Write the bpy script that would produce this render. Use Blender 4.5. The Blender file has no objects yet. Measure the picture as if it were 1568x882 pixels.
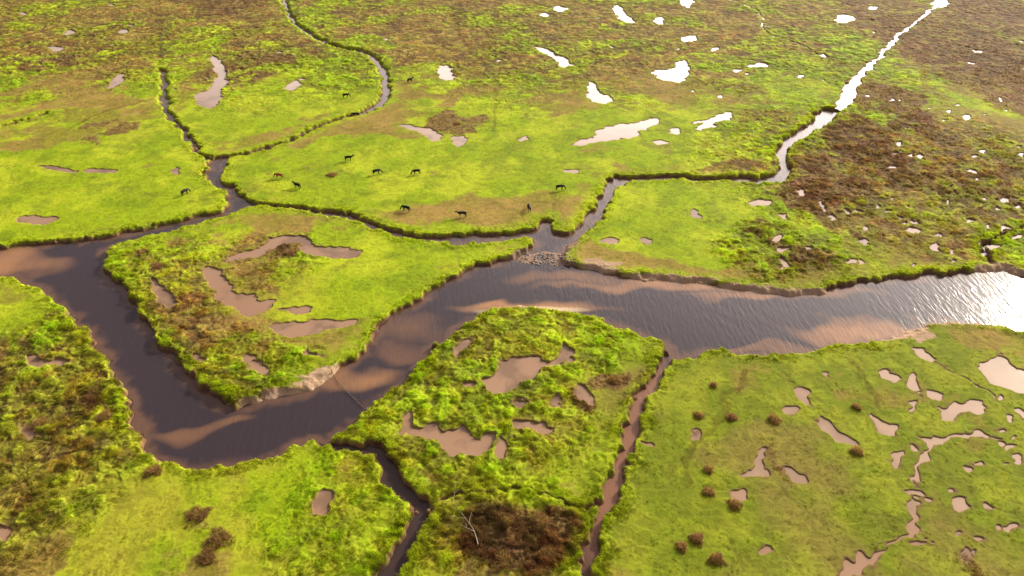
import bpy, bmesh, math, random
import numpy as np
from mathutils import Vector
rng = np.random.default_rng(7); random.seed(7)
F = np.float32
# ------------------------------------------------------------------ camera / survey geometry
CAMH, PITCH, FPX = 115.0, math.radians(35.0), 1060.0
LAND = 1.1; POOLZ = LAND-0.15
sp, cp = math.sin(PITCH), math.cos(PITCH)
def P(px, py, z=LAND):
    a=(px-784)/FPX; b=(py-441)/FPX
    dz=-(sp+b*cp); dy=cp-b*sp
    t=(CAMH-z)/(-dz)
    return (a*t, dy*t)
def scn(): return bpy.context.scene
def link(o): scn().collection.objects.link(o); return o
# ------------------------------------------------------------------ LOD ground grid
core=np.exp(np.linspace(math.log(55),math.log(580),1230))
ys=np.concatenate([[-400,-150,-40,10,35,48],core,[600,650,750,1000,1600,3000,6000,12000]]).astype(F)
uc=np.linspace(-1,1,1500)
ext=np.array([1.03,1.1,1.25,1.6,2.5,5,12,30])
us=np.concatenate([-ext[::-1],uc,ext]).astype(F)
HW=np.maximum((0.604*ys+49)*1.13,60).astype(F)
NR,NC=len(ys),len(us)
X=(HW[:,None]*us[None,:]).astype(F); Y=np.repeat(ys[:,None],NC,1).astype(F)
# ------------------------------------------------------------------ noise
TAB=rng.random((8,512,512)).astype(F)
def vn(x,y,s=0):
    T=TAB[s%8]
    x=x+s*37.17+4000; y=y+s*11.3+4000
    xf=np.floor(x); yf=np.floor(y)
    fx=(x-xf).astype(F); fy=(y-yf).astype(F)
    xi=xf.astype(np.int64)&511; yi=yf.astype(np.int64)&511
    x1=(xi+1)&511; y1=(yi+1)&511
    fx=fx*fx*(3-2*fx); fy=fy*fy*(3-2*fy)
    return (T[yi,xi]*(1-fx)+T[yi,x1]*fx)*(1-fy)+(T[y1,xi]*(1-fx)+T[y1,x1]*fx)*fy
def fbm(x,y,s=0,o=4):
    v=0;a=.5;t=0
    cr,sr=.8,.6
    for i in range(o):
        v=v+a*vn(x,y,s+i*3+1); t+=a; a*=.55
        x,y=(x*cr-y*sr)*2,(x*sr+y*cr)*2
    return (v/t).astype(F)
def ss(a,b,x):
    t=np.clip((x-a)/(b-a),0,1); return t*t*(3-2*t)
def mix(a,b,t): return a*(1-t)+b*t
n5a=vn(X/5,Y/5,1); n5b=vn(X/5,Y/5,2)
n2a=vn(X/1.6,Y/1.6,3); n2b=vn(X/1.6,Y/1.6,4)
WX=X+(n5a-.5)*2.6+(n2a-.5)*1.6
WY=Y+(n5b-.5)*2.6+(n2b-.5)*1.6
q14a=fbm(X/16,Y/16,91,3); q14b=fbm(X/16,Y/16,97,3)
# ------------------------------------------------------------------ distance fields
def window(x0,x1,y0,y1):
    r0=max(int(np.searchsorted(ys,y0)),0); r1=min(int(np.searchsorted(ys,y1)),NR)
    if r1<=r0: return None
    h=HW[r0:r1]; a,b=h.min(),h.max()
    c0=int(np.searchsorted(us,min(x0/a,x0/b))); c1=int(np.searchsorted(us,max(x1/a,x1/b)))
    if c1<=c0: return None
    return r0,r1,c0,c1
def segd(D,w,ax,ay,bx,by,ra,rb,M):
    q=window(min(ax,bx)-M,max(ax,bx)+M,min(ay,by)-M,max(ay,by)+M)
    if q is None: return
    r0,r1,c0,c1=q
    r0=max(r0,w[0]);r1=min(r1,w[1]);c0=max(c0,w[2]);c1=min(c1,w[3])
    if r1<=r0 or c1<=c0: return
    x=WX[r0:r1,c0:c1]-F(ax); y=WY[r0:r1,c0:c1]-F(ay)
    dx=bx-ax;dy=by-ay;L=dx*dx+dy*dy+1e-6
    t=np.clip((x*F(dx)+y*F(dy))/F(L),0,1)
    d=np.hypot(x-t*F(dx),y-t*F(dy))-(F(ra)+t*F(rb-ra))
    v=D[r0-w[0]:r1-w[0],c0-w[2]:c1-w[2]]
    np.minimum(v,d,out=v)
def chaikin(p,closed=True,it=1):
    for _ in range(it):
        q=[];n=len(p)
        for i in range(n if closed else n-1):
            a=p[i];b=p[(i+1)%n]
            q.append(tuple(a[k]*.75+b[k]*.25 for k in range(len(a))));q.append(tuple(a[k]*.25+b[k]*.75 for k in range(len(a))))
        if not closed: q=[p[0]]+q+[p[-1]]
        p=q
    return p
def poly_into(T,pix,M=8):
    p=[P(*q) for q in chaikin(pix)]
    a=np.array(p); m=M+3
    w=window(a[:,0].min()-m,a[:,0].max()+m,a[:,1].min()-m,a[:,1].max()+m)
    if w is None: return
    D=np.full((w[1]-w[0],w[3]-w[2]),M,F); ins=np.zeros(D.shape,bool)
    n=len(p)
    for i in range(n):
        (ax,ay),(bx,by)=p[i],p[(i+1)%n]
        segd(D,w,ax,ay,bx,by,0,0,m)
        if abs(by-ay)<1e-5: continue
        r0=max(int(np.searchsorted(ys,min(ay,by)-3)),w[0]); r1=min(int(np.searchsorted(ys,max(ay,by)+3)),w[1])
        if r1<=r0: continue
        x=WX[r0:r1,w[2]:w[3]];y=WY[r0:r1,w[2]:w[3]]
        c=((y>ay)!=(y>by))&(x<(F(bx-ax)*(y-F(ay))/F(by-ay)+F(ax)))
        ins[r0-w[0]:r1-w[0]]^=c
    S=np.where(ins,-D,D)
    v=T[w[0]:w[1],w[2]:w[3]]; np.minimum(v,S,out=v)
def line_into(T,pix,M=8):
    p=chaikin(pix,False)
    full=(0,NR,0,NC)
    q=[(P(a[0],a[1]),a[2]) for a in p]
    for (a,ra),(b,rb) in zip(q[:-1],q[1:]):
        segd(T,full,a[0],a[1],b[0],b[1],ra,rb,M)
river=[(-400,385),(-80,383),(0,380),(25,370),(60,372),(100,366),(150,362),(200,350),(250,342),(300,330),(338,322),(350,310),(346,296),(330,285),(315,270),(316,252),(326,244),(350,238),(345,248),(338,262),(340,276),(358,292),(372,305),(395,311),(440,314),(480,318),(520,322),(560,334),(590,347),(625,357),(660,362),(700,360),(740,356),(775,353),(806,350),(822,346),(822,336),(840,336),(850,352),(860,358),(878,352),(893,340),(905,320),(918,298),(930,280),(945,269),(1000,267),(1060,269),(1120,271),(1165,272),(1190,265),(1197,255),(1187,238),(1190,225),(1213,205),(1238,190),(1253,168),(1275,164),(1287,172),(1270,187),(1250,197),(1225,212),(1208,226),(1202,240),(1209,258),(1206,270),(1190,280),(1150,278),(1090,275),(1000,274),(955,278),(940,290),(930,310),(915,335),(900,350),(878,365),(865,375),(860,385),(870,400),(900,408),(940,415),(1000,425),(1060,430),(1130,438),(1190,445),(1240,447),(1290,435),(1350,425),(1400,418),(1450,415),(1530,410),(1568,418),(1640,430),(2000,425),(2000,560),(1640,520),(1568,505),(1520,492),(1470,487),(1420,492),(1385,503),(1340,520),(1290,528),(1240,533),(1190,540),(1140,538),(1090,534),(1050,543),(1030,550),(1023,538),(1018,520),(990,508),(940,495),(890,480),(850,470),(800,466),(760,472),(720,487),(690,510),(660,535),(630,568),(600,595),(570,620),(540,640),(515,655),(516,668),(500,678),(480,672),(455,680),(410,700),(370,708),(320,718),(280,714),(235,700),(222,690),(205,650),(195,610),(180,570),(155,530),(125,490),(80,455),(50,430),(20,420),(0,417),(-80,425),(-400,440)]
island=[(158,385),(165,378),(200,366),(250,355),(300,343),(350,328),(378,316),(420,316),(470,322),(520,328),(548,338),(575,350),(620,362),(660,370),(700,371),(750,366),(790,361),(818,360),(818,372),(800,385),(770,396),(740,405),(710,415),(680,430),(655,445),(630,465),(600,485),(580,500),(570,520),(560,535),(535,550),(505,570),(480,588),(440,602),(400,610),(370,618),(355,625),(330,610),(310,590),(285,575),(275,555),(255,535),(235,515),(225,490),(210,465),(190,445),(170,420),(158,400)]
BIG=F(30)
dR=np.full(X.shape,BIG); poly_into(dR,river,26)
dI=np.full(X.shape,BIG); poly_into(dI,island,26)
dR=np.maximum(dR,-dI)
dMain=dR.copy()
chans=[
 [(500,676,1.0),(540,680,1.3),(580,690,1.3),(588,712,1.4),(610,735,1.4),(640,760,1.3),(648,785,1.2),(630,815,1.3),(605,850,1.4),(590,890,1.4),(575,960,2)],
 [(1022,545,1.3),(1005,575,1.1),(985,610,1.0),(965,650,1.0),(955,700,1.1),(945,740,1.1),(920,785,1.2),(903,830,1.0),(903,890,1.0),(905,960,1)],
 [(345,241,1.4),(400,228,.9),(450,212,.7),(480,195,.7),(520,180,.6),(560,170,.7),(585,155,1.1),(592,130,.9),(585,105,.5),(570,85,.4),(545,75,.4),(510,70,.3),(480,55,.2),(450,35,.1),(435,10,.1),(430,-60,.1)],
 [(322,244,1.1),(300,230,.5),(290,210,.5),(265,185,.5),(250,160,.4),(250,130,.1),(245,105,-.2)],
 [(650,768,.0),(700,750,-.2),(780,745,-.25),(850,760,-.2),(895,775,.1),(930,770,.1)],
 [(1515,402,.5),(1510,370,.2),(1530,355,.1),(1620,335,.1)],
 [(0,192,.3),(40,182,.3),(70,172,.2)],
]
for c in chans: line_into(dR,c)
# pools -----------------------------------------------------------
pools=[
[(345,400),(375,385),(400,380),(405,366),(430,358),(460,358),(480,373),(510,376),(545,386),(552,394),(520,398),(495,392),(474,384),(456,372),(430,370),(417,378),(400,392),(370,397),(345,402)],
[(310,405),(330,412),(352,428),(355,448),(375,452),(395,453),(400,462),(422,465),(415,478),(380,480),(350,472),(335,457),(322,435),(306,412)],
[(406,500),(440,495),(480,492),(510,488),(540,491),(535,501),(500,504),(470,512),(440,513),(415,506)],
[(368,543),(387,545),(412,568),(405,575),(375,567)],[(225,425),(250,440),(272,463),(262,468),(240,462)],[(430,473),(470,471),(476,480),(440,482)],
[(745,580),(765,575),(768,552),(800,545),(835,548),(845,555),(865,540),(875,527),(884,540),(874,553),(850,559),(828,565),(820,575),(790,583),(782,602),(765,604),(745,588)],
[(612,643),(635,636),(632,652),(650,655),(665,646),(674,660),(690,661),(705,653),(730,673),(745,658),(757,663),(747,686),(700,697),(688,692),(680,680),(650,668),(620,667)],
[(765,667),(787,669),(777,690),(780,706),(759,707),(760,690)],[(783,641),(820,646),(852,648),(850,658),(815,661),(783,650)],
[(693,535),(715,516),(730,518),(717,535),(700,547)],[(878,588),(892,590),(907,615),(895,617),(876,605)],[(840,612),(855,604),(861,620),(845,623)],
[(488,755),(510,750),(519,770),(506,783),(489,780)],[(45,645),(62,648),(62,668),(46,668)],[(33,546),(95,550),(110,556),(90,562),(38,560)],[(-10,812),(15,818),(12,830),(-10,832)],
[(1138,712),(1154,708),(1158,688),(1171,693),(1163,706),(1177,727),(1158,724),(1140,722)],[(1198,720),(1225,726),(1242,742),(1215,740)],[(1113,750),(1130,743),(1145,753),(1140,769),(1115,766)],
[(1213,592),(1240,598),(1249,620),(1228,616)],[(1245,633),(1262,643),(1282,662),(1310,680),(1300,687),(1270,675),(1250,655)],
[(1332,633),(1352,648),(1374,648),(1380,660),(1365,670),(1345,660)],[(1350,562),(1365,568),(1374,579),(1358,579)],[(1386,573),(1405,573),(1412,597),(1395,600),(1383,588)],
[(1428,602),(1450,602),(1450,616),(1430,613)],[(1438,630),(1465,623),(1503,618),(1507,628),(1460,641),(1440,641)],
[(1496,560),(1520,545),(1540,547),(1548,565),(1568,570),(1620,590),(1568,602),(1540,592),(1510,577)],[(1545,622),(1580,632),(1580,645),(1555,636)],
[(1368,696),(1381,698),(1381,716),(1370,716)],[(1453,765),(1480,763),(1489,776),(1462,776)],[(1168,842),(1190,844),(1190,854),(1170,852)],[(1468,838),(1490,850),(1494,866),(1475,862)],
[(878,221),(905,210),(920,196),(950,191),(1010,179),(1014,190),(985,199),(975,210),(940,215),(910,218),(890,224)],
[(1053,190),(1095,178),(1120,170),(1124,182),(1090,187),(1102,196),(1060,200),(1085,188)],
[(612,189),(640,194),(665,198),(677,213),(660,214),(640,202),(615,196)],[(688,207),(710,206),(714,223),(695,222)],[(669,100),(690,98),(697,115),(690,124),(673,122)],
[(898,124),(914,127),(913,142),(940,149),(935,159),(899,156)],[(996,107),(1030,107),(1040,92),(1054,93),(1054,122),(1030,126),(1000,117)],
[(818,68),(845,79),(870,94),(882,100),(862,106),(853,93),(825,78)],[(936,8),(948,7),(957,24),(972,30),(970,38),(945,27)],
[(318,90),(330,84),(347,104),(347,130),(338,140),(336,160),(320,168),(296,152),(296,142),(325,138),(334,110)],[(436,130),(455,121),(464,130),(445,141)],
[(163,133),(180,115),(194,111),(187,126),(168,138)],[(27,331),(55,329),(97,334),(80,344),(38,344)],[(55,253),(85,255),(115,259),(118,265),(85,263)],
[(1400,530),(1420,534),(1435,548),(1425,550),(1405,542)],
]
def ell(x,y,rx,ry,n=9):
    ph=random.random()*6.28
    return [(x+rx*math.cos(6.283*i/n+ph)*random.uniform(.65,1.2),y+ry*math.sin(6.283*i/n+ph)*random.uniform(.65,1.2)) for i in range(n)]
for e in [(1035,200,10,5),(1012,217,12,4),(803,212,7,3),(875,261,9,3),(855,13,13,6),(835,22,7,4),(1008,33,9,7),(1055,60,17,6),(1293,28,16,7),(1050,4,11,9),(1160,100,15,4),(1095,75,5,5),
 (1440,4,15,6),(190,48,10,4),(105,50,8,4),(85,75,12,5),(150,261,24,5),(270,262,7,5),(1165,310,13,7),(990,367,11,7),(1065,326,8,5),(935,368,10,6),(1328,372,8,7),(1202,381,11,5),(1200,403,7,9),
 (1207,626,12,6),(1487,718,8,5),(1440,677,18,5),(1500,668,10,5),(1302,145,14,8),(1422,680,9,7),(1440,5,14,6),(720,590,7,3),(478,545,10,4),(800,618,10,4),(1262,572,4,4),(993,680,10,4),(1260,317,5,9),(1485,262,6,4),
 (305,545,9,5),(1063,662,9,7),(1480,178,7,4),(1260,85,8,3),(1562,362,10,2),(1335,12,8,3),(1500,820,9,5),(1400,755,9,6),(1465,812,13,4)]:
    pools.append(ell(*e))
for i in range(120):      # scattered pans on the high marsh, right
    x=random.uniform(1190,1760); y=random.uniform(150,405)
    if x<1350 and y<250: continue
    s=random.choice([2,2.5,3,4,5.5]); pools.append(ell(x,y,s*(y/300+.3),s*random.uniform(.4,.8)*(y/300+.3),7))
for i in range(65):      # scattered pans on the high marsh, far
    x=random.uniform(-150,1700); y=random.uniform(-35,150)
    s=random.choice([3,3,4,6]); pools.append(ell(x,y,s,s*.35,7))
for i in range(34):
    x=random.uniform(1390,1700); y=random.uniform(590,850); s=random.uniform(3,7); pools.append(ell(x,y,s,s*.5,7))
dP=np.full(X.shape,BIG)
for p in pools: poly_into(dP,p,5)
for c in [
 [(1278,173,1.5),(1300,147,3.0),(1308,125,2.2),(1330,100,1.8),(1350,85,.6),(1368,60,1.5),(1395,40,.7),(1430,12,1.2),(1455,-15,2.2),(1480,-50,1)],
 [(1270,892,.8),(1300,872,.8),(1335,855,.5),(1350,840,.1),(1380,815,.3),(1412,790,.6),(1405,760,.0),(1395,735,.0),(1410,700,.15),(1430,678,.5),(1480,668,.1),(1530,672,.0)],
 [(1400,532,.35),(1430,550,.15),(1470,575,.05),(1500,590,.0),(1520,612,.1)],
 [(1110,-5,.2),(1170,20,.3),(1165,50,.1),(1215,62,.3),(1250,82,.3)],
 ]: line_into(dP,c)
dP=dP+(fbm(X/2.2,Y/2.2,101,2)-.5)*.9
# ------------------------------------------------------------------ zone masks (world ellipses)
BX=X+(q14a-.5)*16; BY=Y+(q14b-.5)*16
def blob(l,soft=(1.5,.45),wx=None,wy=None):
    Z=np.zeros(X.shape,F); wx_=BX if wx is None else wx; wy_=BY if wy is None else wy
    for (x,y,rx,ry,v) in l:
        cx,y0=P(x,y+ry); _,y1=P(x,y-ry); cxx,cyy=P(x,y)
        wx=abs(P(x+rx,y)[0]-cxx); wy=(y1-y0)/2; cy=(y0+y1)/2
        d=((wx_-cxx)/wx)**2+((wy_-cy)/wy)**2
        Z=np.maximum(Z,(v*ss(soft[0],soft[1],d)).astype(F))
    return Z
bigN=fbm(X/28,Y/28,11,5); medN=fbm(X/7,Y/7,23,4); fineN=fbm(X/1.7,Y/1.7,31,3)
lushB=blob([(1050,340,170,70,1),(1190,360,90,60,.8),(600,265,270,60,1),(980,215,230,45,1),(130,285,240,75,1),(50,340,120,40,1),(190,240,90,60,1),(620,400,210,60,1),(520,460,120,45,.9),(250,420,110,60,.65),
 (330,190,90,40,.9),(420,150,130,60,.85),(540,130,110,50,.8),(270,110,45,60,.7),(1240,125,90,35,.8),(1400,30,60,35,.8),(1280,160,90,40,.8),(760,190,90,50,.7),(640,130,60,40,.7),(380,560,110,60,.7),(1340,90,60,40,.7),(1200,100,80,20,.6),
 (800,530,200,70,.8),(760,640,250,110,.8),(960,540,80,60,1),(350,760,260,90,1),(520,800,120,110,1),(200,840,110,70,.8),(1180,700,330,200,1),(1450,680,230,230,1),(1000,820,120,100,1),(680,860,70,60,.8),(760,700,200,50,.8),
 (90,480,110,50,.75),(190,620,45,70,.9),(1500,150,50,50,.55),(1560,370,70,40,.8),(1400,300,70,50,.3),(40,110,60,30,.6),(500,20,40,30,.5),(550,70,60,15,.9),(1090,95,60,15,.7)])
muteB=blob([(1250,700,330,210,1),(1500,700,260,280,1),(1540,540,120,50,1),(1000,850,130,120,.8)])
warmB=blob([(120,650,240,260,1),(400,800,300,110,.9),(760,620,250,130,.7),(780,820,130,90,1),(300,500,170,140,.6)])
brownB=blob([(1480,80,110,95,1),(1540,130,90,90,.9),(1270,275,60,40,1),(1240,310,50,25,1),(1380,170,60,50,.9),(1330,230,60,60,.9),(1560,30,80,40,1),(110,80,60,40,.5),(380,110,70,35,.5),(350,10,60,15,.8),(620,60,70,30,.4),(150,200,50,30,.5),
 (800,845,110,60,.95),(60,720,110,90,.4),(150,640,50,90,.45),(30,520,70,60,.3),(1230,400,60,35,.4),(700,190,60,20,.6),(940,585,40,20,.6),(245,405,40,20,.6),(430,382,45,18,.8),(890,600,30,30,.5),(1180,370,50,40,.35),(1440,240,140,90,.5),(1520,300,100,60,.4),(320,800,50,40,.3),(1380,380,110,40,.3)])
roughB=blob([(70,650,210,260,1),(230,430,120,60,.8),(350,560,120,70,.9),(700,630,200,130,.9),(800,530,150,60,.8),(780,840,130,70,1),(1400,280,300,130,.9),(1200,390,90,50,1),(400,400,100,40,.6),(530,790,130,110,.5)])
upper=ss(290,380,Y+(bigN-.5)*80)
rough=np.clip(np.maximum(roughB,upper*.95),0,1)
lush=ss(.32,.60,np.maximum(lushB,.30)*.95+(bigN-.5)*1.2+(medN-.5)*1.0)
lush=np.maximum(lush,ss(7,2,dR+(medN-.5)*6)*.85)
lush=np.maximum(lush,ss(4,1,dP+(medN-.5)*6)*.4)
brown=ss(.42,.72,brownB*.85+(bigN-.5)*1.0+(medN-.5)*1.3)
# ------------------------------------------------------------------ heights
tus=1-np.abs(2*fbm(X/1.6+n5a*2,Y/1.6,41,3)-1); tus=ss(.55,1.0,tus)
lump=fbm(X/3.4,Y/3.4,47,3)
hum=ss(.45,.62,fbm(X/2.4,Y/2.4,49,2))
lb=fbm(X/5.5+n2a*.15,Y/5.5+n2b*.15,57,2); lab=ss(.04,.20,np.abs(2*lb-1))
lb2=fbm((X+q14a*14)/12,(Y+q14b*14)/10,63,3); lab2=ss(.02,.13,np.abs(2*lb2-1))
lb3=fbm((X+q14b*20)/26,(Y+q14a*20)/22,67,3); lab3=ss(.015,.085,np.abs(2*lb3-1))
rg0=rough*(.35+.65*ss(.4,.6,bigN+.1*(n5a-.5)))
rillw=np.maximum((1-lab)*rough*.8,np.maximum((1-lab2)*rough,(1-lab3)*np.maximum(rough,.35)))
rimN=ss(4.5,.6,dR)
g=0.02+(0.05+0.20*rough+0.15*rimN+.15*brown)*tus*(.4+.9*lump)+hum*(.03+.34*rg0)+.12*lab*rough
land=LAND+g-0.10*rillw
poolm=ss(-.35,.35,dP)
landp=mix(F(LAND-.6),land,poolm)
beachB=blob([(500,577,60,20,1),(440,603,40,10,1),(395,615,30,8,.8),(1010,425,100,7,.8),(1150,440,90,8,.9),(930,405,40,10,1),(810,467,70,7,1),(1380,508,60,16,1),(1470,492,60,9,.9),(1545,412,50,10,1),(1240,447,50,6,1),(880,378,15,12,.8)],wx=X,wy=Y)
gent=ss(250,330,Y)
trib=ss(.5,2.5,dMain-dR)*gent
slump=ss(.42,.62,fbm(X/4,Y/4,107,3))
lo=mix(F(-.45),F(-2.2),beachB); hi=mix(.45+1.1*slump+.6*gent+1.3*trib,F(2.2),beachB)
bank=ss(0,1,(dR-lo)/(hi-lo))
bed=F(-.7)
ford=blob([(835,393,55,15,1)],wx=X,wy=Y)
bedz=bed+ford*(.66+.5*(medN-.4))
ZB=mix(bedz,landp,bank)
ZB=ZB+.22*(fineN-.5)*4*bank*(1-bank)
Z=np.maximum(ZB,bedz).astype(F)
# ------------------------------------------------------------------ ground colours (albedo)
def C(*c): return np.array(c,F)
def cm(a,b,t): return a+(b-a)*t[...,None]
def full(c): return np.broadcast_to(c,X.shape+(3,))
olive=C(.26,.205,.038); ochre=C(.34,.235,.06); lushc=C(.275,.365,.008); lime=C(.39,.455,.018); deepg=C(.145,.215,.008)
mute=C(.175,.215,.012); brn=C(.165,.085,.042); brn2=C(.255,.145,.065)
base=cm(full(olive),ochre,ss(.35,.65,medN))
base=cm(base,C(.25,.26,.02),ss(.45,.6,bigN)*.7)
lc=cm(full(lushc),lime,ss(.42,.66,fbm(X/14,Y/14,71,4)))
lc=cm(lc,deepg,ss(.50,.70,fbm(X/7,Y/7,77,5))*.5)
lc=cm(lc,C(.39,.35,.035),warmB*.7*ss(.33,.6,q14a))
mc=cm(full(mute),C(.25,.28,.018),ss(.4,.7,medN))
mc=cm(mc,C(.23,.17,.045),ss(.53,.68,bigN)*.65)
lc=cm(lc,mc,np.clip(muteB*1.2,0,1))
col=cm(base,lc,lush)
bc=cm(full(brn),brn2,fineN)
col=cm(col,bc,brown*.88)
red=ss(.5,.66,fbm(X/3.8,Y/3.8,83,3))*rough
col=cm(col,col*C(1.1,.78,.9)*.75,red*(1-.3*lush))
col=cm(col,col*C(.95,1.15,.7)*1.2,hum*.6*np.clip(rough+.35,0,1))
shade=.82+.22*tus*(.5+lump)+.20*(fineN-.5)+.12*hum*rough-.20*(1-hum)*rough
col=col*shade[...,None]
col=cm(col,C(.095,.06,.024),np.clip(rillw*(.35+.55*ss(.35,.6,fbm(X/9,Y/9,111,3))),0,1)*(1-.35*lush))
# animal trails
dT=np.full(X.shape,F(4))
for t in [[(700,0),(725,45),(755,85),(790,125)],[(712,0),(735,42),(765,80),(805,120)],[(690,0),(700,50),(735,95),(765,130)],[(640,-10),(655,40),(690,80)],[(760,140),(758,200)],[(1300,550),(1330,590),(1352,625)],[(100,200),(160,170),(245,150)],[(1045,740),(1060,690),(1110,620),(1150,570)],[(0,60),(60,85),(140,110),(230,125)],[(300,60),(380,40),(440,50)],[(245,100),(250,60),(242,-20)]]:
    line_into(dT,[(a,b,.2) for a,b in t],4)
col=cm(col,col*C(.6,.5,.5),ss(1.0,.2,dT)*.7)
# rim & mud
rim=ss(3.2,1.2,dR+(fineN-.5)*2)*ss(.5,.9,dR)
col=cm(col,C(.35,.42,.014)*(.7+.5*tus[...,None]),rim*.5*(1-beachB))
mw=.55+.75*slump*.8+.45*gent+.5*trib
mudt=ss(mw,mw-.5,dR+(fineN-.5)*.9)
mudc=cm(full(C(.13,.07,.04)),C(.25,.14,.075),fineN)
mudc=cm(mudc,C(.17,.19,.02),np.clip(ss(.50,.64,medN)*.7+trib*.35,0,1)*ss(-.1,.5,dR))
col=cm(col,mudc,mudt*(1-beachB))
sand=cm(full(C(.50,.36,.23)),C(.36,.23,.14),medN)
col=cm(col,sand,ss(2.6,1.2,dR+(fineN-.5)*2.2)*np.clip(beachB*1.3,0,1))
sandp=blob([(1395,514,45,11,1),(1540,413,35,7,1),(485,588,40,9,.9),(930,404,25,6,.7),(1350,522,30,6,.8)],soft=(1.6,.2))
col=cm(col,sand,ss(.35,.7,sandp+(fineN-.5)*.7+(medN-.5)*.5))
col=cm(col,C(.20,.12,.06)*(.7+.6*fineN[...,None]),ss(.75,.2,dP+(fineN-.5)*.6)*.8)
col=cm(col,C(.30,.20,.14)*(.6+.8*fineN[...,None]),ford*ss(1.5,.5,dR))
col=np.clip(col,.004,.8).astype(F)
# ------------------------------------------------------------------ mesh builders
def mesh_np(name,V,Fc,colr=None,smooth=True,mat=None):
    me=bpy.data.meshes.new(name)
    me.vertices.add(len(V)); me.vertices.foreach_set("co",np.ascontiguousarray(V,F).ravel())
    n=len(Fc);k=Fc.shape[1]
    me.loops.add(n*k); me.loops.foreach_set("vertex_index",np.ascontiguousarray(Fc,np.int32).ravel())
    me.polygons.add(n); me.polygons.foreach_set("loop_start",np.arange(0,n*k,k,dtype=np.int32))
    me.update(calc_edges=True)
    me.polygons.foreach_set("use_smooth",np.full(n,smooth))
    if colr is not None:
        a=me.color_attributes.new("col",'FLOAT_COLOR','POINT')
        c=np.ones((len(V),4),F); c[:,:3]=colr; a.data.foreach_set("color",c.ravel())
    if mat: me.materials.append(mat)
    return link(bpy.data.objects.new(name,me))
def newmat(name):
    m=bpy.data.materials.new(name); m.use_nodes=True
    nt=m.node_tree; nt.nodes.clear(); return m,nt.nodes,nt.links
def mat_attr(name,rough=.9,spec=.1,bump=.0,nscale=3.,var=.3,transl=0.):
    m,N,L=newmat(name)
    o=N.new('ShaderNodeOutputMaterial'); b=N.new('ShaderNodeBsdfPrincipled'); a=N.new('ShaderNodeAttribute'); a.attribute_name='col'
    b.inputs['Roughness'].default_value=rough; b.inputs['Specular IOR Level'].default_value=spec
    tc=N.new('ShaderNodeTexCoord'); n=N.new('ShaderNodeTexNoise'); n.inputs['Scale'].default_value=nscale; n.inputs['Detail'].default_value=6
    L.new(tc.outputs['Object'],n.inputs['Vector'])
    mr=N.new('ShaderNodeMapRange'); mr.inputs[1].default_value=.3; mr.inputs[2].default_value=.7; mr.inputs[3].default_value=1-var; mr.inputs[4].default_value=1+var
    L.new(n.outputs[0],mr.inputs[0])
    vm=N.new('ShaderNodeVectorMath'); vm.operation='SCALE'; L.new(a.outputs['Color'],vm.inputs[0]); L.new(mr.outputs[0],vm.inputs['Scale'])
    L.new(vm.outputs[0],b.inputs['Base Color'])
    if bump:
        bp=N.new('ShaderNodeBump'); bp.inputs['Strength'].default_value=bump; bp.inputs['Distance'].default_value=.25
        L.new(n.outputs[0],bp.inputs['Height']); L.new(bp.outputs[0],b.inputs['Normal'])
    if transl:
        t=N.new('ShaderNodeBsdfTranslucent'); L.new(vm.outputs[0],t.inputs[0]); mx=N.new('ShaderNodeMixShader'); mx.inputs[0].default_value=transl
        L.new(b.outputs[0],mx.inputs[1]); L.new(t.outputs[0],mx.inputs[2]); L.new(mx.outputs[0],o.inputs[0])
    else: L.new(b.outputs[0],o.inputs[0])
    return m
idx=np.arange(NR*NC,dtype=np.int64).reshape(NR,NC)
quads=np.stack([idx[:-1,:-1],idx[:-1,1:],idx[1:,1:],idx[1:,:-1]],-1)
V=np.stack([X,Y,Z],-1).reshape(-1,3)
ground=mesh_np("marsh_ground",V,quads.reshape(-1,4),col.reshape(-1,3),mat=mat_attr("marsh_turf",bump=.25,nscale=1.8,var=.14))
# water -----------------------------------------------------------
def mat_water(name,rough,bs,sc,stretch,dist=.1,spec=.5):
    m,N,L=newmat(name)
    o=N.new('ShaderNodeOutputMaterial'); b=N.new('ShaderNodeBsdfPrincipled'); a=N.new('ShaderNodeAttribute'); a.attribute_name='col'
    L.new(a.outputs['Color'],b.inputs['Base Color']); b.inputs['Roughness'].default_value=rough; b.inputs['IOR'].default_value=1.33
    b.inputs['Specular IOR Level'].default_value=spec
    tc=N.new('ShaderNodeTexCoord'); mp=N.new('ShaderNodeMapping'); mp.inputs['Rotation'].default_value[2]=math.radians(62); mp.inputs['Scale'].default_value=(1,stretch,1)
    n=N.new('ShaderNodeTexNoise'); n.inputs['Scale'].default_value=sc; n.inputs['Detail'].default_value=3; n.inputs['Distortion'].default_value=.6
    L.new(tc.outputs['Object'],mp.inputs[0]); L.new(mp.outputs[0],n.inputs['Vector'])
    n2=N.new('ShaderNodeTexNoise'); n2.inputs['Scale'].default_value=.035; n2.inputs['Detail'].default_value=3; L.new(tc.outputs['Object'],n2.inputs['Vector'])
    mr=N.new('ShaderNodeMapRange'); mr.inputs[1].default_value=.35; mr.inputs[2].default_value=.65; mr.inputs[3].default_value=bs*.5; mr.inputs[4].default_value=bs; L.new(n2.outputs[0],mr.inputs[0])
    bp=N.new('ShaderNodeBump'); bp.inputs['Distance'].default_value=dist; L.new(mr.outputs[0],bp.inputs['Strength'])
    L.new(n.outputs[0],bp.inputs['Height']); L.new(bp.outputs[0],b.inputs['Normal'])
    L.new(b.outputs[0],o.inputs[0]); return m
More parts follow.
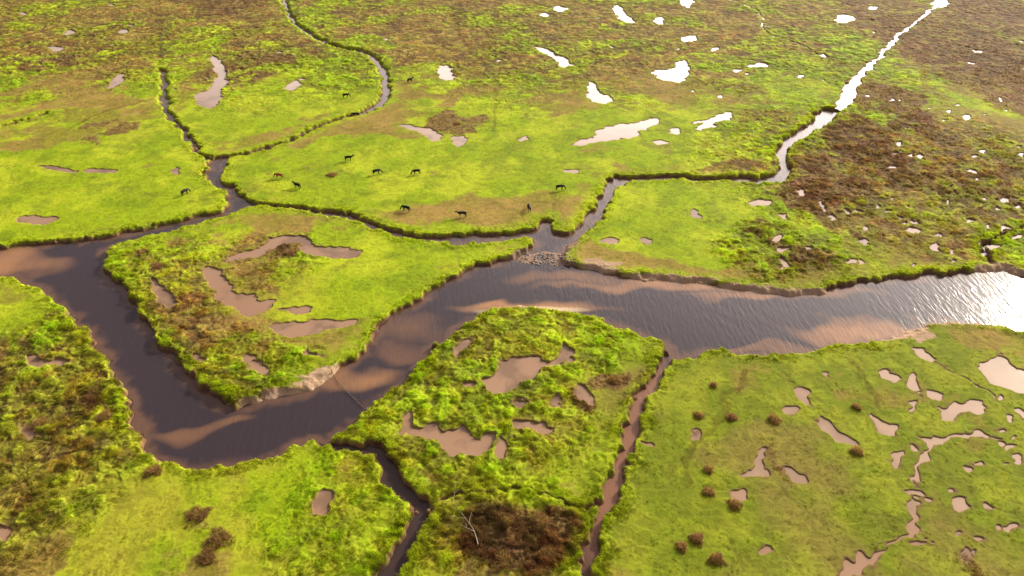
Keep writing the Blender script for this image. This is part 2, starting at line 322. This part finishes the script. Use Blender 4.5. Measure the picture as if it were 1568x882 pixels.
def water(name,mask,z,cw,mat):
    m=mask[:-1,:-1]|mask[1:,:-1]|mask[:-1,1:]|mask[1:,1:]
    q=quads[m]; u,inv=np.unique(q,return_inverse=True)
    VV=np.stack([X.ravel()[u],Y.ravel()[u],np.full(len(u),z,F)],-1)
    return mesh_np(name,VV,inv.reshape(-1,4),cw.reshape(-1,3)[u],mat=mat)
shoal=blob([(-20,398,100,18,.9),(300,655,55,10,.5),(520,585,70,16,.8),(590,535,35,20,.35),(630,495,50,16,.3),(820,472,90,9,1.2),(1050,434,160,9,1),(1200,452,120,10,.8),(1345,510,110,13,.9),(900,420,100,7,.5),(1180,535,100,6,.5)],soft=(2.4,0))
shoal=shoal*(.55+.9*(medN-.1)*.9)
dep=np.clip(-dR,0,30)
edge=ss(3.5,.0,dep+(medN-.5)*4)*.24
riv=np.clip(np.maximum(shoal*.8,edge),0,1)
rc=cm(full(C(.042,.031,.038)),C(.43,.22,.10),riv)
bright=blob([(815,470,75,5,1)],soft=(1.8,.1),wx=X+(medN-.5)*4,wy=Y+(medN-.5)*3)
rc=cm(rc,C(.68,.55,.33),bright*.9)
redc=blob([(965,710,110,230,1)],wx=X,wy=Y)
rc=cm(rc,C(.045,.03,.03),(dMain>.0)*.8)
rc=cm(rc,C(.28,.14,.085),(dMain>.0)*np.clip(redc*.9+.25*gent,0,1))
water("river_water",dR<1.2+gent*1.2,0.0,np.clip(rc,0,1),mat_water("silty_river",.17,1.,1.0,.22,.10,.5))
pcl=cm(full(C(.31,.175,.105)),C(.40,.26,.165),bigN)
pcl=cm(pcl,C(.13,.085,.055),ss(.45,.7,medN)*.55)
palB=blob([(1480,650,160,250,1),(1250,690,200,120,.5)])
pcl=cm(pcl,C(.50,.36,.26),palB*.7)
pcl=cm(pcl,C(.52,.42,.35),ss(240,330,Y+X*.3)*.8)  # far and right pools paler: bright sky reflection painted into the base colour
water("pool_water",(dP<.6)&(dR>1.2),POOLZ,pcl,mat_water("muddy_pool",.12,.1,.8,1.))
# ------------------------------------------------------------------ grass blades (one mesh)
def blades(cx,cy,cz,rad,hgt,colr,nb,wd,lean=.5):
    n=len(cx); N=n*nb
    cx,cy,cz,rad,hgt=[np.repeat(a,nb) for a in (cx,cy,cz,rad,hgt)]; c=np.repeat(colr,nb,0)
    th=rng.random(N)*6.283; r=np.sqrt(rng.random(N))*rad
    bx=cx+np.cos(th)*r; by=cy+np.sin(th)*r
    h=hgt*(.6+.6*rng.random(N)); ln=lean*h*(.3+rng.random(N))
    t2=th+rng.normal(0,.7,N); tx=bx+np.cos(t2)*ln; ty=by+np.sin(t2)*ln
    w=wd*(.6+.8*rng.random(N)); a=rng.random(N)*6.283
    ox=np.cos(a)*w; oy=np.sin(a)*w
    V=np.empty((N,3,3),F)
    V[:,0]=np.stack([bx-ox,by-oy,cz-.05],-1); V[:,1]=np.stack([bx+ox,by+oy,cz-.05],-1); V[:,2]=np.stack([tx,ty,cz+h],-1)
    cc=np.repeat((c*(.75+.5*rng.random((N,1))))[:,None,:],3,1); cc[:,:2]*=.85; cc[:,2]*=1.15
    return V.reshape(-1,3),cc.reshape(-1,3)
gm=mat_attr("grass_blades",rough=.7,spec=.2,nscale=.6,var=.12,transl=.45)
wgt=(.02+.8*rough*(.2+.8*hum)*(1-.7*rillw)+1.3*rimN*(1-beachB)+.6*brown)*ss(420,250,Y)*(1-.8*sandp)
wgt=wgt*(dR>.45)*(dP>.5)*(Y>58)*(Y<430)*(np.abs(us)[None,:]<1.0)*(.2+1.6*ss(.4,.6,lump))
wf=wgt.ravel().astype(np.float64); wf/=wf.sum()
sel=rng.choice(len(wf),size=95000,replace=False,p=wf)
xs=X.ravel()[sel]+rng.normal(0,.1,len(sel)); y_=Y.ravel()[sel]; zs=Z.ravel()[sel]; cs=col.reshape(-1,3)[sel]
rg=rough.ravel()[sel]
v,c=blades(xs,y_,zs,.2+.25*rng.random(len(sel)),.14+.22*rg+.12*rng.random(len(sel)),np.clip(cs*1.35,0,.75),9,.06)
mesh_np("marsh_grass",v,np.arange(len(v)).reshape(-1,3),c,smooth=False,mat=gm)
# rush clumps
def gz(x,y):
    r=min(max(int(np.searchsorted(ys,y)),0),NR-1); c=min(int(np.searchsorted(us,x/HW[r])),NC-1); return float(Z[r,c])
for (px,py,s) in [(1185,643,1.9),(1120,640,1.5),(1070,637,1.3),(1312,692,1.6),(1085,720,1.3),(1085,754,1.4),(1125,774,1.6),(1067,826,1.6),(1097,858,1.7),(1043,838,1.2),(1065,662,1.0),(302,790,2.9),(335,826,3.0),(318,852,2.4),(235,722,2.0),(940,583,1.9),(415,384,2.3),(445,388,2.3),(240,408,2.4),(1476,852,1.5),(1311,624,1.1),(1092,591,1.0),(160,640,2.0),(60,650,2.2),(825,800,2.6),(770,860,2.6),(840,850,2.2),(1243,311,2.6),(508,268,2.2),(700,190,2.2)]:
    x,y=P(px,py); n=int(60*s)
    a=rng.random(n)*6.283; r=np.sqrt(rng.random(n))*s*(.8+.25*np.sin(3*a+px)+.15*np.sin(5*a+py))
    hx=x+np.cos(a)*r; hy=y+np.sin(a)*r; z0=gz(x,y)
    dome=np.clip(1-(r/s)**2,.1,1)*(.6+.5*rng.random(n))
    cc=np.where(rng.random((n,1))<.55,np.array([[.32,.17,.085]]),np.array([[.42,.32,.08]]))*(.6+.8*rng.random((n,1)))
    v,c=blades(hx,hy,np.full(n,z0),np.full(n,.3),(.2+.65*dome),cc,11,.05,.8)
    mesh_np("rush_clump",v,np.arange(len(v)).reshape(-1,3),c,smooth=False,mat=gm)
# ------------------------------------------------------------------ simple materials
def simple(name,c1,c2,sc=6,rough=.8):
    m,N,L=newmat(name); o=N.new('ShaderNodeOutputMaterial'); b=N.new('ShaderNodeBsdfPrincipled'); b.inputs['Roughness'].default_value=rough
    tc=N.new('ShaderNodeTexCoord'); n=N.new('ShaderNodeTexNoise'); n.inputs['Scale'].default_value=sc; r=N.new('ShaderNodeValToRGB')
    r.color_ramp.elements[0].position=.35;r.color_ramp.elements[1].position=.65; r.color_ramp.elements[0].color=(*c1,1); r.color_ramp.elements[1].color=(*c2,1)
    L.new(tc.outputs['Object'],n.inputs['Vector']); L.new(n.outputs[0],r.inputs[0]); L.new(r.outputs[0],b.inputs['Base Color']); L.new(b.outputs[0],o.inputs[0]); return m
def skin_mesh(name,vs,es,rs,mat,sub=1):
    me=bpy.data.meshes.new(name+"_src"); me.from_pydata(vs,es,[]); o=link(bpy.data.objects.new(name+"_src",me))
    sk=o.modifiers.new("s",'SKIN'); ld=me.skin_vertices[0].data
    for i,r in enumerate(rs): ld[i].radius=r if isinstance(r,tuple) else (r,r)
    ld[0].use_root=True
    if sub:
        s=o.modifiers.new("u",'SUBSURF'); s.levels=sub; s.render_levels=sub
    dg=bpy.context.evaluated_depsgraph_get(); dg.update()
    m2=bpy.data.meshes.new_from_object(o.evaluated_get(dg)); m2.name=name
    bpy.data.objects.remove(o); bpy.data.meshes.remove(me)
    m2.materials.clear(); m2.materials.append(mat)
    for p in m2.polygons: p.use_smooth=True
    return m2
def cow_mesh(name,graze,mat):
    v=[(-.75,0,1.17),(-.3,0,1.1),(.3,0,1.03),(.62,0,1.1),(.95,0,1.12)]; r=[(.30,.29),(.36,.36),(.36,.40),(.28,.32),(.18,.22)]
    e=[(0,1),(1,2),(2,3),(3,4)]
    hd=[(1.22,0,.78,.16),(1.38,0,.42,.14),(1.5,0,.25,.12),(1.6,0,.09,.09)] if graze else [(1.15,0,1.33,.17),(1.33,0,1.46,.15),(1.5,0,1.38,.12),(1.7,0,1.26,.09)]
    p=4
    for h in hd: v.append(h[:3]); r.append(h[3]); e.append((p,len(v)-1)); p=len(v)-1
    poll=6
    for s in (1,-1):
        q=v[poll]; v.append((q[0]-.05,s*.28,q[2]+.03)); r.append((.03,.07)); e.append((poll,len(v)-1))
        p=3
        for c in [(.5,s*.2,.72,.14),(.53,s*.21,.42,.08),(.5,s*.21,.12,.06),(.54,s*.21,.03,.075)]: v.append(c[:3]); r.append(c[3]); e.append((p,len(v)-1)); p=len(v)-1
        p=0
        for c in [(-.6,s*.22,.78,.18),(-.87,s*.22,.46,.085),(-.8,s*.22,.13,.06),(-.75,s*.22,.03,.075)]: v.append(c[:3]); r.append(c[3]); e.append((p,len(v)-1)); p=len(v)-1
    p=0
    for c in [(-1.04,0,1.2,.05),(-1.12,0,.85,.035),(-1.1,0,.5,.06)]: v.append(c[:3]); r.append(c[3]); e.append((p,len(v)-1)); p=len(v)-1
    return skin_mesh(name,v,e,r,mat)
blk=simple("black_hide",(.005,.004,.004),(.012,.010,.009)); redh=simple("red_hide",(.30,.07,.03),(.4,.12,.05))
cg=cow_mesh("cow_grazing",True,blk); cs_=cow_mesh("cow_standing",False,blk); cr=cow_mesh("cow_red",True,redh)
for (px,py,m,a) in [(428,273,cr,170),(456,288,cs_,150),(577,267,cg,20),(638,267,cg,200),(534,246,cs_,10),(622,323,cg,160),(708,332,cs_,185),(857,291,cg,5),(628,126,cs_,40),(810,322,cg,100),(284,298,cg,60),(530,150,cg,20),(545,176,cg,190)]:
    x,y=P(px,py); o=link(bpy.data.objects.new("cow",m)); o.location=(x,y,gz(x,y)-.02); o.rotation_euler=(0,0,math.radians(a)); o.scale=(1.5,)*3
# fallen dead tree
vs=[(0,0,.1)];es=[];rs=[.12]
random.seed(21)
def grow(p,pos,d,L,rad,dep):
    n=max(2,int(L/.8))
    for i in range(n):
        d=(d[0]+random.uniform(-.22,.22),d[1]+random.uniform(-.22,.22),d[2]*.8+random.uniform(-.05,.1))
        pos=(pos[0]+d[0]*L/n,pos[1]+d[1]*L/n,max(pos[2]+d[2]*L/n,.08)); rad=max(rad*.86,.03)
        vs.append(pos);rs.append(rad);es.append((p,len(vs)-1));p=len(vs)-1
        if dep>0 and random.random()<.45:
            s=random.choice((-1,1)); grow(p,pos,(d[0]*.6-d[1]*s*.7,d[1]*.6+d[0]*s*.7,.15),L*.3,rad*.6,dep-1)
grow(0,vs[0],(-.1,1,.05),8,.12,2)
tm=skin_mesh("fallen_tree",vs,es,rs,simple("bleached_wood",(.45,.38,.29),(.26,.21,.16)))
x,y=P(732,838); o=link(bpy.data.objects.new("fallen_tree",tm)); o.location=(x,y,gz(x,y)+.25)
# rocks at the ford
def rocks(name,n,gen,mat):
    VV=[];FF=[]
    bm=bmesh.new(); bmesh.ops.create_icosphere(bm,subdivisions=1,radius=1); bv=np.array([q.co[:] for q in bm.verts]); bf=np.array([[q.index for q in f.verts] for f in bm.faces]); bm.free()
    for i in range(n):
        x,y,s=gen(); a=random.random()*6.28
        w=bv*(1+rng.normal(0,.14,(len(bv),1)))*np.array([s,s*random.uniform(.6,1),s*random.uniform(.4,.7)])
        ww=w.copy(); ww[:,0]=w[:,0]*math.cos(a)-w[:,1]*math.sin(a); ww[:,1]=w[:,0]*math.sin(a)+w[:,1]*math.cos(a)
        ww+=np.array([x,y,max(gz(x,y),-.1)+s*.15]); FF.append(bf+len(VV)*len(bv)); VV.append(ww)
    return mesh_np(name,np.concatenate(VV),np.concatenate(FF),smooth=False,mat=mat)
def fg():
    while True:
        px=random.gauss(835,24); py=random.gauss(396,6)
        if 790<px<890 and 382<py<411: break
    x,y=P(px,py,0); return x,y,random.choice([.15,.2,.25,.3,.45])
rocks("ford_stones",260,fg,simple("grey_stone",(.36,.32,.28),(.17,.14,.12),2))
# fences
wood=simple("weathered_wood",(.12,.09,.07),(.2,.16,.12)); 
def tube(bm,a,b,r,n=6):
    a=Vector(a);b=Vector(b);d=(b-a).normalized();u=d.orthogonal().normalized();w=d.cross(u)
    A=[];B=[]
    for i in range(n):
        t=6.2832*i/n; k=u*math.cos(t)*r+w*math.sin(t)*r; A.append(bm.verts.new(a+k)); B.append(bm.verts.new(b+k))
    for i in range(n): bm.faces.new((A[i],A[(i+1)%n],B[(i+1)%n],B[i]))
    bm.faces.new(B); bm.faces.new(A[::-1])
def fence(pts,step,zf,h,pr,name="wire_fence"):
    bm=bmesh.new(); W=[P(*p) for p in pts]; prev=None
    for (a,b) in zip(W[:-1],W[1:]):
        L=math.dist(a,b); n=max(1,int(L/step))
        for i in range(n):
            t=i/n; x=a[0]+(b[0]-a[0])*t; y=a[1]+(b[1]-a[1])*t; z=zf(x,y)
            tp=(x+random.uniform(-.1,.1),y+random.uniform(-.1,.1),z+h*random.uniform(.85,1.1))
            tube(bm,(x,y,z-.4),tp,pr)
            if prev:
                for k in (.25,.6,.92): tube(bm,(prev[0],prev[1],prev[2]+h*k),(x,y,z+h*k),.02,4)
            prev=(x,y,z)
    me=bpy.data.meshes.new(name); bm.to_mesh(me); bm.free(); me.materials.append(wood); link(bpy.data.objects.new(name,me))
fence([(508,568),(520,585),(537,602),(562,626)],.9,lambda x,y:max(gz(x,y),-.3),.7,.09)
fence([(238,-10),(244,40),(252,105)],6,gz,1.2,.12)
# ------------------------------------------------------------------ light
AZ,EL=math.radians(46),math.radians(25)
sd=Vector((math.sin(AZ)*math.cos(EL),math.cos(AZ)*math.cos(EL),math.sin(EL)))
GA,GE=math.radians(34),math.radians(22)
gd=Vector((math.sin(GA)*math.cos(GE),math.cos(GA)*math.cos(GE),math.sin(GE)))
sl=bpy.data.lights.new("sun",'SUN'); sl.energy=4.9; sl.angle=math.radians(.6); sl.color=(1,.89,.70)
so=link(bpy.data.objects.new("sun",sl)); so.rotation_euler=sd.to_track_quat('Z','Y').to_euler(); so.location=(0,0,200)
w=bpy.data.worlds.new("World"); scn().world=w; w.use_nodes=True; N=w.node_tree.nodes; L=w.node_tree.links; N.clear()
out=N.new('ShaderNodeOutputWorld'); bg=N.new('ShaderNodeBackground'); bg.inputs[1].default_value=.1
sky=N.new('ShaderNodeTexSky'); sky.sky_type='NISHITA'; sky.sun_disc=False; sky.sun_elevation=EL; sky.sun_rotation=AZ; sky.dust_density=3
tc=N.new('ShaderNodeTexCoord')
cn=N.new('ShaderNodeTexNoise'); cn.inputs['Scale'].default_value=3; cn.inputs['Detail'].default_value=5
mp=N.new('ShaderNodeMapping'); mp.inputs['Scale'].default_value=(1,1,3); L.new(tc.outputs['Generated'],mp.inputs[0]); L.new(mp.outputs[0],cn.inputs['Vector'])
cr_=N.new('ShaderNodeMapRange'); cr_.inputs[1].default_value=.35; cr_.inputs[2].default_value=.6; cr_.inputs[3].default_value=.6; cr_.inputs[4].default_value=1; L.new(cn.outputs[0],cr_.inputs[0])
mx=N.new('ShaderNodeMixRGB'); mx.inputs[2].default_value=(3.6,3.1,3.3,1); L.new(cr_.outputs[0],mx.inputs[0]); L.new(sky.outputs[0],mx.inputs[1])
nv=N.new('ShaderNodeVectorMath'); nv.operation='NORMALIZE'; L.new(tc.outputs['Generated'],nv.inputs[0])
dt=N.new('ShaderNodeVectorMath'); dt.operation='DOT_PRODUCT'; dt.inputs[1].default_value=gd; L.new(nv.outputs[0],dt.inputs[0])
def mth(op,a,b=None):
    m=N.new('ShaderNodeMath'); m.operation=op
    for i,q in enumerate((a,b)):
        if q is None: continue
        if isinstance(q,(int,float)): m.inputs[i].default_value=q
        else: L.new(q,m.inputs[i])
    return m.outputs[0]
sx=N.new('ShaderNodeSeparateXYZ'); L.new(nv.outputs[0],sx.inputs[0])
low=mth('POWER',mth('SUBTRACT',1.0,mth('MAXIMUM',sx.outputs[2],0.0)),1.9)
glow=mth('MULTIPLY',mth('POWER',mth('MAXIMUM',dt.outputs['Value'],0.0),4.5),low)
gl=N.new('ShaderNodeVectorMath'); gl.operation='SCALE'; gl.inputs[0].default_value=(165,145,134); L.new(glow,gl.inputs['Scale'])
ad=N.new('ShaderNodeVectorMath'); ad.operation='ADD'; L.new(mx.outputs[0],ad.inputs[0]); L.new(gl.outputs[0],ad.inputs[1])
L.new(ad.outputs[0],bg.inputs[0]); L.new(bg.outputs[0],out.inputs[0])
# ------------------------------------------------------------------ camera
cd=bpy.data.cameras.new("camera"); cam=link(bpy.data.objects.new("camera",cd)); cam.location=(0,0,CAMH); cam.rotation_euler=(math.radians(90)-PITCH,0,0)
cd.sensor_width=36; cd.lens=FPX/1568*36; cd.clip_start=1; cd.clip_end=30000
scn().camera=cam
scn().view_settings.view_transform='Standard'
try: scn().view_settings.look='None'
except Exception: pass
